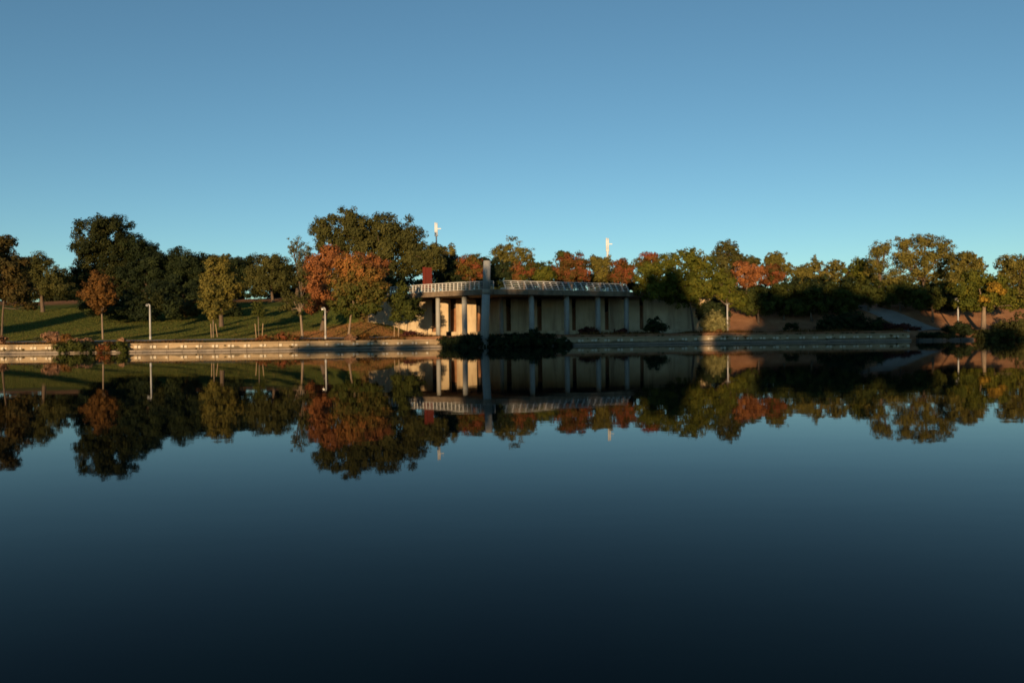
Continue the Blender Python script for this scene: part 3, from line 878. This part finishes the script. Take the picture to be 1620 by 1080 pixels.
T('largest golden tree at the right, open airy crown', 'tree', 126, 1460, [(1432, 386, 20, 14), (1462, 382, 26, 13), (1490, 390, 20, 15), (1430, 408, 24, 18), (1470, 408, 34, 18), (1504, 408, 14, 14), (1450, 432, 36, 20), (1490, 434, 28, 18)], 'gold', size=.22, ragged=.5, k=2.5, dens=1.0, group=G_BACK)
T('brownish round crown between the largest golden tree and the green maple', 'tree', 120, 1530, [(1526, 412, 24, 14), (1544, 422, 16, 16), (1518, 432, 24, 18), (1500, 452, 22, 16)], 'gold', size=.24, group=G_BACK)
T('green tree with a yellow patch and forked trunk on the orange slope', 'tree', 107.5, 1556, [(1546, 440, 26, 13), (1522, 458, 22, 16), (1560, 464, 28, 18), (1588, 468, 22, 16), (1532, 480, 24, 12), (1574, 446, 20, 12), (1600, 480, 18, 12), (1560, 482, 24, 10)], 'lime', size=.20, rc=.50, trunk_w=.34, trunk_mat=M_BARK_PALE, tone='noise', group=G_BACK)
T('yellow olive tree cut by the right edge of the picture', 'tree', 116, 1612, [(1594, 418, 20, 16), (1616, 422, 22, 18), (1590, 440, 20, 16), (1622, 446, 22, 20), (1612, 470, 26, 20), (1640, 430, 22, 28)], 'gold', size=.24, group=G_BACK)
_m = next(o for o in bpy.data.objects if o.get('label', '').startswith('green tree with a yellow patch'))
_lob = [(np.array(at(a_, b_, d_) - _m.location), (r1 * d_ / FPX, r1 * d_ / FPX * .8, r2 * d_ / FPX)) for a_, b_, r1, r2, d_ in ((1574, 455, 14, 10, 105.3), (1556, 474, 9, 6, 105.6), (1586, 462, 8, 7, 105.4))]
_C, _R, _O = crown_clumps(_lob, 3.4, .4, .2)
LEAF['yellow'] = leaf_mat('leaves_yellow', [(0.0, (.16, .10, .014)), (.5, (.32, .19, .022)), (1, (.42, .25, .03))])
link_mesh('yellow_foliage', leaves_mesh('yellow_foliage', _C, _R, _O, 4.2 * _R ** 2 / (.17 * .17 * .68), .17, np.clip(rng.normal(size=len(_C)) * .2 + .5, 0, 1)), LEAF['yellow'], _m)
for px, D, lob, lab in [
    (1200, 113, [(1196, 470, 22, 18), (1186, 486, 18, 12), (1212, 484, 18, 14)], 'dark green shaded tree just right of the yellow green one'),
    (1240, 114, [(1236, 466, 24, 18), (1250, 484, 26, 14)], 'second dark shaded tree of the grove above the brown bank'),
    (1284, 113.5, [(1278, 464, 24, 18), (1294, 484, 24, 16), (1266, 488, 16, 12)], 'third dark shaded tree of the grove above the brown bank'),
    (1328, 114, [(1326, 462, 22, 18), (1334, 484, 24, 16)], 'fourth dark shaded tree, left of the hillside path'),
    (1374, 116, [(1372, 458, 24, 18), (1386, 470, 22, 14), (1352, 474, 20, 14)], 'shaded dark green tree over the top of the hillside path'),
    (1424, 116, [(1420, 460, 26, 18), (1440, 468, 22, 16), (1404, 474, 18, 12)], 'shaded dark green tree right of the top of the hillside path'),
    (1476, 112.5, [(1466, 466, 24, 16), (1486, 476, 20, 12), (1456, 480, 16, 10)], 'shaded dark tree behind the orange soil slope')]:
    T(lab, 'tree', D, px, lob, 'green', size=.24, group=G_BACK)

# background rows that close the gaps under the crowns
S = lambda *a, **k: plant('shrub', *a, no_trunk=True, **k)
for i, (px, py, rx, ry, D, pal) in enumerate([
    (206, 478, 26, 20, 121, 'dark'), (244, 480, 22, 20, 120, 'deepoak'), (276, 486, 22, 18, 119.5, 'dark'), (300, 488, 16, 14, 118.5, 'dull'),
    (262, 462, 26, 16, 123, 'dark'), (226, 494, 24, 14, 118.5, 'dark'), (184, 492, 22, 14, 118.5, 'dark'), (104, 462, 18, 14, 128, 'oak'), (308, 466, 26, 18, 126, 'dark'),
    (150, 480, 26, 20, 121, 'dark'), (362, 488, 20, 12, 122, 'dark')]):
    S(['blackish shrub between the tall domed tree and the lawn', 'dull olive shrub under the dark trees', 'dark low shrub at the lawn top, right of the brown one',
       'small brownish shrub at the right end of the dark shrubs', 'tall dark shrub behind the brown tinged one', 'low dark shrub nearest the lawn under the dark trees',
       'dark shrub left of the street lamp, at the lawn top', 'olive shrub on the crest left of the tall domed tree', 'dark broad shrub left of the tawny olive tree',
       'dark shrub behind the round headed brownish tree', 'dark shrub at the foot of the tawny olive tree'][i], 'shrub', D, px, [(px, py, rx, ry), (px + rx * .5, py + 4, rx * .6, ry * .7)],
      pal, size=.26, group='shrubs at the top of the lawn')
for i, (px, top, w, D, pal) in enumerate([(-20, 412, 36, 168, 'dark'), (34, 404, 30, 172, 'deepoak'), (96, 432, 30, 165, 'deepoak'), (132, 426, 30, 170, 'dark'), (208, 410, 34, 172, 'dark'), (262, 408, 34, 168, 'dark'),
                                     (318, 402, 32, 165, 'dark'), (352, 402, 26, 172, 'deepoak'), (386, 404, 26, 168, 'deepoak'), (446, 414, 26, 172, 'deepoak'), (500, 410, 36, 168, 'deepoak'), (560, 414, 36, 170, 'dark')]):
    gy_ = at(px, 466, D)
    plant('tree', ['evergreen on the crest at the far left edge', 'evergreen on the crest behind the far left brown tree', 'low crest tree left of the tall domed tree', 'low crest tree behind the tall domed tree',
          'crest evergreen behind the blackish green tree', 'crest evergreen in the gap above the dark shrubs', 'flat topped crest evergreen left of the tawny olive tree', 'crest tree with sunlit top behind the tawny olive tree',
          'crest tree with sunlit top right of the tawny olive tree', 'crest tree behind the grey green poplar', 'crest tree behind the orange autumn tree', 'crest tree behind the green and orange tree'][i], 'tree', D, px,
          [(px - w * .35, top + 14, w * .6, 12), (px + w * .3, top + 12, w * .6, 12), (px, top + 26, w, 14)] + ([(px, top + 42, w * (.9 if 375 < px < 400 else 1.05), 14), (px - (14 if 375 < px < 400 else 0), 466, w * (.75 if 375 < px < 400 else 1.1), 13)]), pal, size=.34, dens=1.3, group='dark trees along the crest')
S('low dark shrub on the crest between the two crest gaps', 'shrub', 150, 404, [(404, 464, 12, 7), (414, 466, 10, 6), (392, 468, 8, 5)], 'dark', size=.26, group='shrubs at the top of the lawn')
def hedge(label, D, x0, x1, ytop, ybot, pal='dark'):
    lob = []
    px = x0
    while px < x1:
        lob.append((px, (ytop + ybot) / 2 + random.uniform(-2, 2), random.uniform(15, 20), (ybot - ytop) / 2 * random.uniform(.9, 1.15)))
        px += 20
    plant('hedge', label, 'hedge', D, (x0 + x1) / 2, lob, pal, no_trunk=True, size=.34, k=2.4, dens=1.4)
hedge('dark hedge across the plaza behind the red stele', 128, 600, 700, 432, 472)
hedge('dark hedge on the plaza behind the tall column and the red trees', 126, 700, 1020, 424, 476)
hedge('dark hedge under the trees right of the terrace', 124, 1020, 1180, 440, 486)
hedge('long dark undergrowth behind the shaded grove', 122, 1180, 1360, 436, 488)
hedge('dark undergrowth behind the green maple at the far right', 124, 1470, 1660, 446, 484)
hedge('added band of dark leaves at the foot of the shaded grove', 117.5, 1186, 1350, 470, 494)  # added leaf band that darkens the bank below the grove
hedge('added low band of dark leaves for the shade between the slope and the golden trees', 115.5, 1475, 1660, 470, 492)  # added leaf band; its dark colour stands in for shade under the trees
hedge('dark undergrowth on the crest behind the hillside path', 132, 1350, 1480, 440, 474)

# waterside shrubs
W = 'low shrubs along the quay'
def sh(label, D, px, lob, pal, **k):
    k.setdefault('size', .16); k.setdefault('rc', .30)
    return plant('shrub', label, 'shrub', D, px, lob, pal, no_trunk=True, group=W, **k)
sh('rosy dry bush at the left edge of the picture', 95.0, 3, [(2, 539, 12, 8)], 'tan')
sh('fluffy rosy tan grass bush on the quay at left', 94.6, 82, [(80, 533, 14, 10), (92, 537, 14, 8)], 'tan')
sh('small grey green tuft left of the fluffy tan bush', 94.9, 60, [(60, 536, 6, 4)], 'grey', size=.12)
sh('brown dry bush right of the fluffy tan bush', 94.6, 106, [(106, 536, 12, 8)], 'brown')
sh('long sunlit green creeper hanging over the quay', 91.9, 108, [(98, 549, 13, 7, -.6), (116, 547, 14, 9, -.6), (130, 549, 10, 8, -.6)], 'green', k=4)
sh('rust tan dry creeper along the top of the quay', 93.2, 128, [(118, 540, 14, 4), (136, 540, 14, 4)], 'tan')
sh('dark shaded creeper between the green and the red ones', 91.9, 144, [(144, 549, 8, 9, -.5), (138, 546, 6, 7, -.5)], 'dark', k=4)
sh('rusty red creeper hanging over the quay', 91.9, 162, [(156, 550, 9, 7, -.5), (170, 548, 10, 8, -.5)], 'red', k=4)
sh('compact green bush hanging over the quay, beside the red creeper', 91.9, 190, [(188, 547, 13, 9, -.6), (196, 552, 9, 6, -.6)], 'green', k=4)
sh('pinkish dry grass on top of the compact green bush', 93.6, 196, [(194, 538, 9, 4)], 'tan')
sh('red bush beside the smallest sapling', 95.4, 418, [(412, 535, 8, 6), (422, 536, 9, 6)], 'red')
sh('wider rusty red bush at the foot of the half bare tree', 95.8, 452, [(446, 533, 12, 7), (460, 535, 13, 6), (438, 534, 9, 5)], 'red')
sh('tuft of salmon dry grass under the green and orange tree', 96.3, 552, [(550, 536, 10, 5), (558, 537, 9, 4), (553, 532, 5, 4)], 'tan')
sh('faded brown shrub right of the salmon grass tuft', 98.5, 574, [(570, 532, 10, 5), (580, 530, 10, 5)], 'brown', k=2.2, dens=.8)
sh('dark maroon bush in front of the sunlit wall', 99.2, 652, [(646, 531, 12, 8), (660, 532, 12, 7), (652, 527, 8, 5)], 'maroon', k=4)
sh('dark bush mass spilling over the quay, left of the tall column', 98.1, 728, [(706, 543, 15, 12, -.6), (726, 542, 17, 13, -.6), (748, 540, 16, 13, -.7), (714, 551, 18, 7, -1.3), (736, 551, 18, 7, -1.5), (752, 551, 14, 7, -1.5)], 'dark', size=.2, k=4.2, dens=2.0, rc=.42)
sh('dark bush mass spilling over the quay, just right of the tall column', 99.3, 800, [(784, 542, 14, 13, -.6), (802, 541, 17, 13, -.6), (822, 540, 17, 13, -.6), (790, 552, 18, 7, -1.4), (814, 552, 20, 7, -1.4), (770, 548, 14, 8, -.2)], 'dark', size=.2, k=4.2, dens=2.0, rc=.42)
sh('peaked dark bush at the foot of the fourth column from the left', 100.1, 846, [(843, 533, 14, 13), (852, 541, 16, 11), (836, 545, 14, 9), (850, 551, 18, 5, -1)], 'dark', size=.2, k=4.2, dens=2.0, rc=.42)
sh('dark bush mass spilling over the quay, right end', 100.8, 880, [(868, 541, 18, 13), (888, 543, 15, 11), (874, 551, 18, 6, -1.2), (899, 547, 9, 8, -.5)], 'dark', size=.2, k=4.2, dens=2.0, rc=.42)
sh('dark red bush between two right hand columns', 106.3, 930, [(924, 524, 11, 7), (936, 524, 11, 7)], 'maroon', k=4)
sh('lower dark red bush at the last column of the terrace', 106.9, 982, [(976, 525, 9, 6), (986, 525, 8, 6)], 'maroon', k=4)
sh('round dark bush in front of the shaded wall', 108.2, 1037, [(1036, 512, 16, 12), (1026, 518, 12, 7), (1048, 518, 11, 7), (1036, 523, 9, 8)], 'dark', size=.2, k=3.2)
sh('sunlit yellow olive round bush beside the tee headed lamp', 108.6, 1132, [(1128, 502, 16, 12), (1140, 508, 14, 12), (1120, 512, 14, 12), (1134, 519, 18, 8)], 'pale', size=.18, k=3.4)
sh('added dark shrub that hides the lit wall end behind the sunlit round bush', 112.2, 1130, [(1114, 494, 14, 14), (1134, 490, 16, 12), (1148, 498, 10, 10), (1122, 484, 12, 10)], 'dark', size=.2, k=3.2)  # added; dark leaves stand in for shade at the wall end
sh('small orange shrub under the sunlit round bush', 107.8, 1137, [(1136, 524, 8, 4)], 'orange')
for px, py, rx, ry, lab in [(1312, 512, 20, 14, 'dark spreading shrub on the brown bank, leftmost of three'), (1348, 508, 24, 18, 'tallest dark spreading shrub on the brown bank'), (1385, 514, 22, 13, 'dark shrub left of the hillside path'),
                            (1252, 527, 12, 4, 'low tuft at the foot of the brown bank')]:
    sh(lab, 108.2 if ry < 5 else 109.5, px, [(px, py, rx, ry), (px + rx * .6, py + 5, rx * .6, ry * .6), (px - rx * .6, py + 5, rx * .5, ry * .6)], 'dark', size=.2, k=3.2)
sh('dark earthy shrub band beside the foot of the hillside path', 108.4, 1425, [(1408, 518, 16, 8), (1428, 519, 18, 8), (1446, 522, 12, 5)], 'maroon', k=3.6)
sh('dark rounded shrub in front of the slim lamp on the slope', 107.0, 1516, [(1502, 522, 12, 6), (1518, 519, 16, 10), (1530, 526, 16, 8), (1508, 531, 18, 8)], 'dark', size=.2, k=4.2, dens=2.0, rc=.42)
sh('olive waterside shrub under the green tree with the yellow patch', 105.6, 1570, [(1556, 530, 18, 9), (1576, 526, 18, 11), (1590, 518, 18, 14), (1566, 538, 20, 6)], 'oak', size=.2, k=2.6)
sh('dark tangled shrub at the right edge of the picture', 104.8, 1612, [(1604, 524, 16, 16), (1620, 514, 18, 22), (1612, 538, 22, 8), (1640, 520, 18, 20)], 'oak', size=.2, k=2.8)
sh('dark low shrub at the waterline, right of the quay end', 105.8, 1480, [(1462, 530, 14, 4), (1482, 530, 16, 5), (1496, 532, 14, 6)], 'dark', k=3.4)

# stakes
def stake(px, D, top_py, lean, label):
    p = at(px, top_py, D)
    zb = tz(p.x, D) - .2
    o = MB().tube([(lean, 0, 0), (0, 0, p.z - zb)], [.045, .045], 7).build('tree_stake', M_STAKE)
    o.location = (p.x, D, zb)
    tag(o, label, 'stake', 'wooden stakes beside young trees')
stake(333.4, 98.3, 512, .05, 'left wooden stake of the golden green young tree')
stake(341, 98.9, 512, .22, 'right leaning wooden stake of the golden green young tree')
stake(403.5, 98.4, 512, .14, 'left wooden stake of the smallest sapling')
stake(416, 98.8, 511.5, -.14, 'right wooden stake of the smallest sapling')
stake(624, 100.2, 515, -.05, 'left wooden stake of the slim olive tree by the wall')
stake(630.2, 100.0, 515, .0, 'right wooden stake of the slim olive tree by the wall')

# grass tufts along the quay edge
N = 9000
xx = rng.uniform(-76, 51, N)
dd = np.abs(rng.normal(size=N)) * .9 + .42
yy = shore(xx) + dd
m_ = ~((xx > -13) & (xx < -0) & (dd > 2.2))
xx, yy = xx[m_], yy[m_]
zz = terrain(xx, yy)
Ng = len(xx)
hh = rng.uniform(.06, .24, Ng) * (1 + .9 * np.sin(xx * .7) * np.sin(xx * .23)) * np.where((xx > 8), 1.3, 1)
an = rng.uniform(0, 6.28, Ng)
ww = rng.uniform(.03, .07, Ng)
lx, ly = rng.normal(size=Ng) * .05, rng.normal(size=Ng) * .05
co = np.stack([np.stack([xx - np.cos(an) * ww, yy - np.sin(an) * ww, zz - .02], -1), np.stack([xx + np.cos(an) * ww, yy + np.sin(an) * ww, zz - .02], -1),
               np.stack([xx + lx + .01, yy + ly, zz + hh], -1), np.stack([xx + lx - .01, yy + ly, zz + hh], -1)], 1).reshape(-1, 3)
me = quad_mesh('dry_grass', co, np.arange(Ng * 4).reshape(Ng, 4))
a = me.attributes.new('tone', 'FLOAT', 'POINT')
a.data.foreach_set('value', np.repeat(np.clip(rng.normal(size=Ng) * .25 + .35, 0, 1), 4).astype(np.float32))
tag(link_mesh('dry_grass', me, LEAF['brown']), 'dry brown grass fringe on top of the quay', 'grass', kind='stuff')

Cw, Rw = [], []
for _ in range(170):
    x = random.uniform(-77, 51)
    if -12 < x < 8: continue
    edge_w = random.random() < .35
    Cw.append((x, float(shore(x)) + (random.uniform(-.04, .12) if edge_w else random.uniform(.3, .9)), random.uniform(.25, .95) if edge_w else random.uniform(1.0, 1.1)))
    Rw.append(random.uniform(.08, .30))
Cw, Rw = np.array(Cw), np.array(Rw)
me = leaves_mesh('quay_weeds', Cw, Rw, np.tile([0, -.6, .6], (len(Cw), 1)), 40 + 900 * Rw ** 2, .07, rng.uniform(.1, .9, len(Cw)))
tag(link_mesh('quay_weeds', me, LEAF['dull']), 'small weeds rooted in the joints of the quay wall', 'weeds', kind='stuff')

# lawn blades: short upright tufts that catch the low sun
N = 200000
xx = rng.uniform(-88, -10, N)
dd = 5.0 + 42 * rng.random(N) ** 1.5
yy = shore(xx) + dd
lt = litter_f(xx, yy) + rng.normal(size=N) * .22 + .30 * np.sin(xx * .55 + yy * .3) * np.sin(yy * .41)
m_ = (xx < -17.5) | (yy < wall_y(xx) - .4)
m_ &= ~((xx > -13.2) & (yy > wall_y(xx) - 14) & (xx > -13.2))
xx, yy, lt = xx[m_], yy[m_], lt[m_]
Ng = len(xx); zz = terrain(xx, yy)
hh = rng.uniform(.03, .09, Ng); an = rng.uniform(0, 3.14, Ng); ww = rng.uniform(.03, .065, Ng)
co = np.stack([np.stack([xx - np.cos(an) * ww, yy - np.sin(an) * ww, zz - .02], -1), np.stack([xx + np.cos(an) * ww, yy + np.sin(an) * ww, zz - .02], -1),
               np.stack([xx + np.cos(an) * ww * .6, yy + np.sin(an) * ww * .6 + .03, zz + hh], -1), np.stack([xx - np.cos(an) * ww * .6, yy - np.sin(an) * ww * .6 + .03, zz + hh * .8], -1)], 1).reshape(-1, 3)
me = quad_mesh('lawn_grass', co, np.arange(Ng * 4).reshape(Ng, 4))
a = me.attributes.new('tone', 'FLOAT', 'POINT')
a.data.foreach_set('value', np.repeat(np.clip(.30 + rng.normal(size=Ng) * .12 + .75 * np.clip(lt - .22, 0, 1), 0, 1), 4).astype(np.float32))
LEAF['lawn'] = leaf_mat('lawn_grass_blades', [(0.0, (.06, .075, .015)), (.35, (.10, .118, .024)), (.6, (.19, .125, .036)), (1, (.34, .155, .06))], .3)
tag(link_mesh('lawn_grass', me, LEAF['lawn']), 'short mown grass with fallen leaves on the left slope', 'grass', kind='stuff')

# ------------------------------------------------------------------ near bank behind the camera: the trees whose shade lies on the far bank
def proto(seed_lobes, pal):
    lob = [(np.array(c, float), r) for c, r in seed_lobes]
    C, R, Oo = crown_clumps(lob, 3.4, 1.0, .25)
    n_per = 2.2 * 3.1 * np.minimum(R, 2.0) ** 2 / (.5 * .5 * .68)
    me = leaves_mesh('crown', C, R, Oo, n_per, .5, np.clip(rng.normal(size=len(C)) * .16 + .5, 0, 1))
    me.materials.append(LEAF[pal])
    mb = MB().tube([(0, 0, -.3), (0, 0, 4), (.2, 0, 9), (0, 0, 15)], [.5, .38, .3, .1], 10)
    for c, r in lob: mb.tube([(0, 0, 5), tuple(np.array(c) * [.5, .5, .8]), tuple(c)], [.2, .14, .05], 6)
    tm = mb.mesh('trunk', True); tm.materials.append(M_BARK)
    return me, tm
protoA = proto([((0, 0, 15), (3.4, 3.4, 3.4)), ((-2, 1, 11.5), (3.4, 3.2, 3.2)), ((2.2, -.6, 11), (3.4, 3.2, 3.4)), ((0, 0, 7.6), (4.2, 4, 2.8)), ((-1.4, 0, 5), (3.4, 3.2, 2.2)), ((1.6, 0, 5), (3.2, 3.2, 2.2))], 'green')
protoB = proto([((.6, 0, 14.8), (2.8, 3, 3.4)), ((-1.8, 0, 13.6), (2.8, 3, 3.2)), ((1.8, .5, 10), (3.6, 3.4, 3.6)), ((-1.9, 0, 8.8), (3.4, 3.2, 3.4)), ((0, 0, 5.6), (4.2, 3.8, 2.8))], 'oak')
# (s = where the tree's shade falls along the bank, height, width factor, distance behind the camera)
protoC = proto([((0, 0, 15.5), (4.6, 4.2, 2.6)), ((-2.4, .5, 12.6), (3.6, 3.4, 2.6)), ((2.6, -.4, 12.4), (3.6, 3.4, 2.6)), ((0, .6, 11.2), (3.4, 3.2, 2.0))], 'deepoak')
protoD = proto([((0, 0, 16.6), (3.4, 3.2, 1.7)), ((-1.4, .5, 15.6), (2.4, 2.4, 1.2)), ((1.5, -.4, 15.4), (2.4, 2.4, 1.1))], 'oak')
for i, (s, h, w, y) in enumerate([(-23.0, 19.6, .95, -24), (-17.5, 18.8, 1.1, -27), (-12.0, 20.0, 1.15, -24), (-6.5, 20.4, 1.2, -28), (-0.8, 21.0, 1.1, -25), (1.4, 18.5, .75, -30), (28.6, 18.0, .9, -31), (-20, 15.5, 1.1, -31), (-14.5, 16.2, 1.1, -32), (-9, 16.4, 1.1, -31), (-3.2, 17.2, 1.0, -33),
                                  (14.2, 19.2, .90, -26), (19.4, 19.2, 1.1, -24), (24.6, 19.6, 1.1, -27), (32.6, 19.2, 1.05, -25), (16.8, 16.5, 1.0, -31), (22, 16.8, 1.1, -32), (27.2, 16.5, 1.1, -31),
                                  (-41, 10.7, .75, -28), (-38, 10.9, .7, -25), (-35.5, 11.0, .75, -25), (-31, 11.2, .6, -27), (7.8, 12.3, .95, -27), (36.5, 12.0, .7, -26), (42, 12.4, .8, -25), (48, 12.4, .8, -26), (54, 12.0, .8, -25),
                                  (60, 12.5, .9, -26), (-92, 22, 1.0, -27), (-65, 14.1, .34, -28), (-74.5, 14.6, .5, -26), (-58.6, 14.3, .30, -26), (-52.4, 14.5, .22, -28)]):
    me, tm = protoC if s < -90 else protoD if s < -48 else (protoA, protoB)[i % 2]
    x = s + y * math.tan(SUN_AZ)
    o = empty('tree', (x, y, tz(x, y)), random.uniform(0, 6.28))
    k = (h - o.location.z) / 18.3
    o.scale = (w, w, k)
    tag(o, 'leafy tree of the near bank behind the viewer, outside the picture', 'tree', 'trees on the near bank behind the viewer')
    put('crown', me, o, (0, 0, 0)); put('trunk', tm, o, (0, 0, 0))
SC['leaf_total'] = LEAF_TOTAL[0]
print('leaves', LEAF_TOTAL[0], 'objects', len(bpy.data.objects))
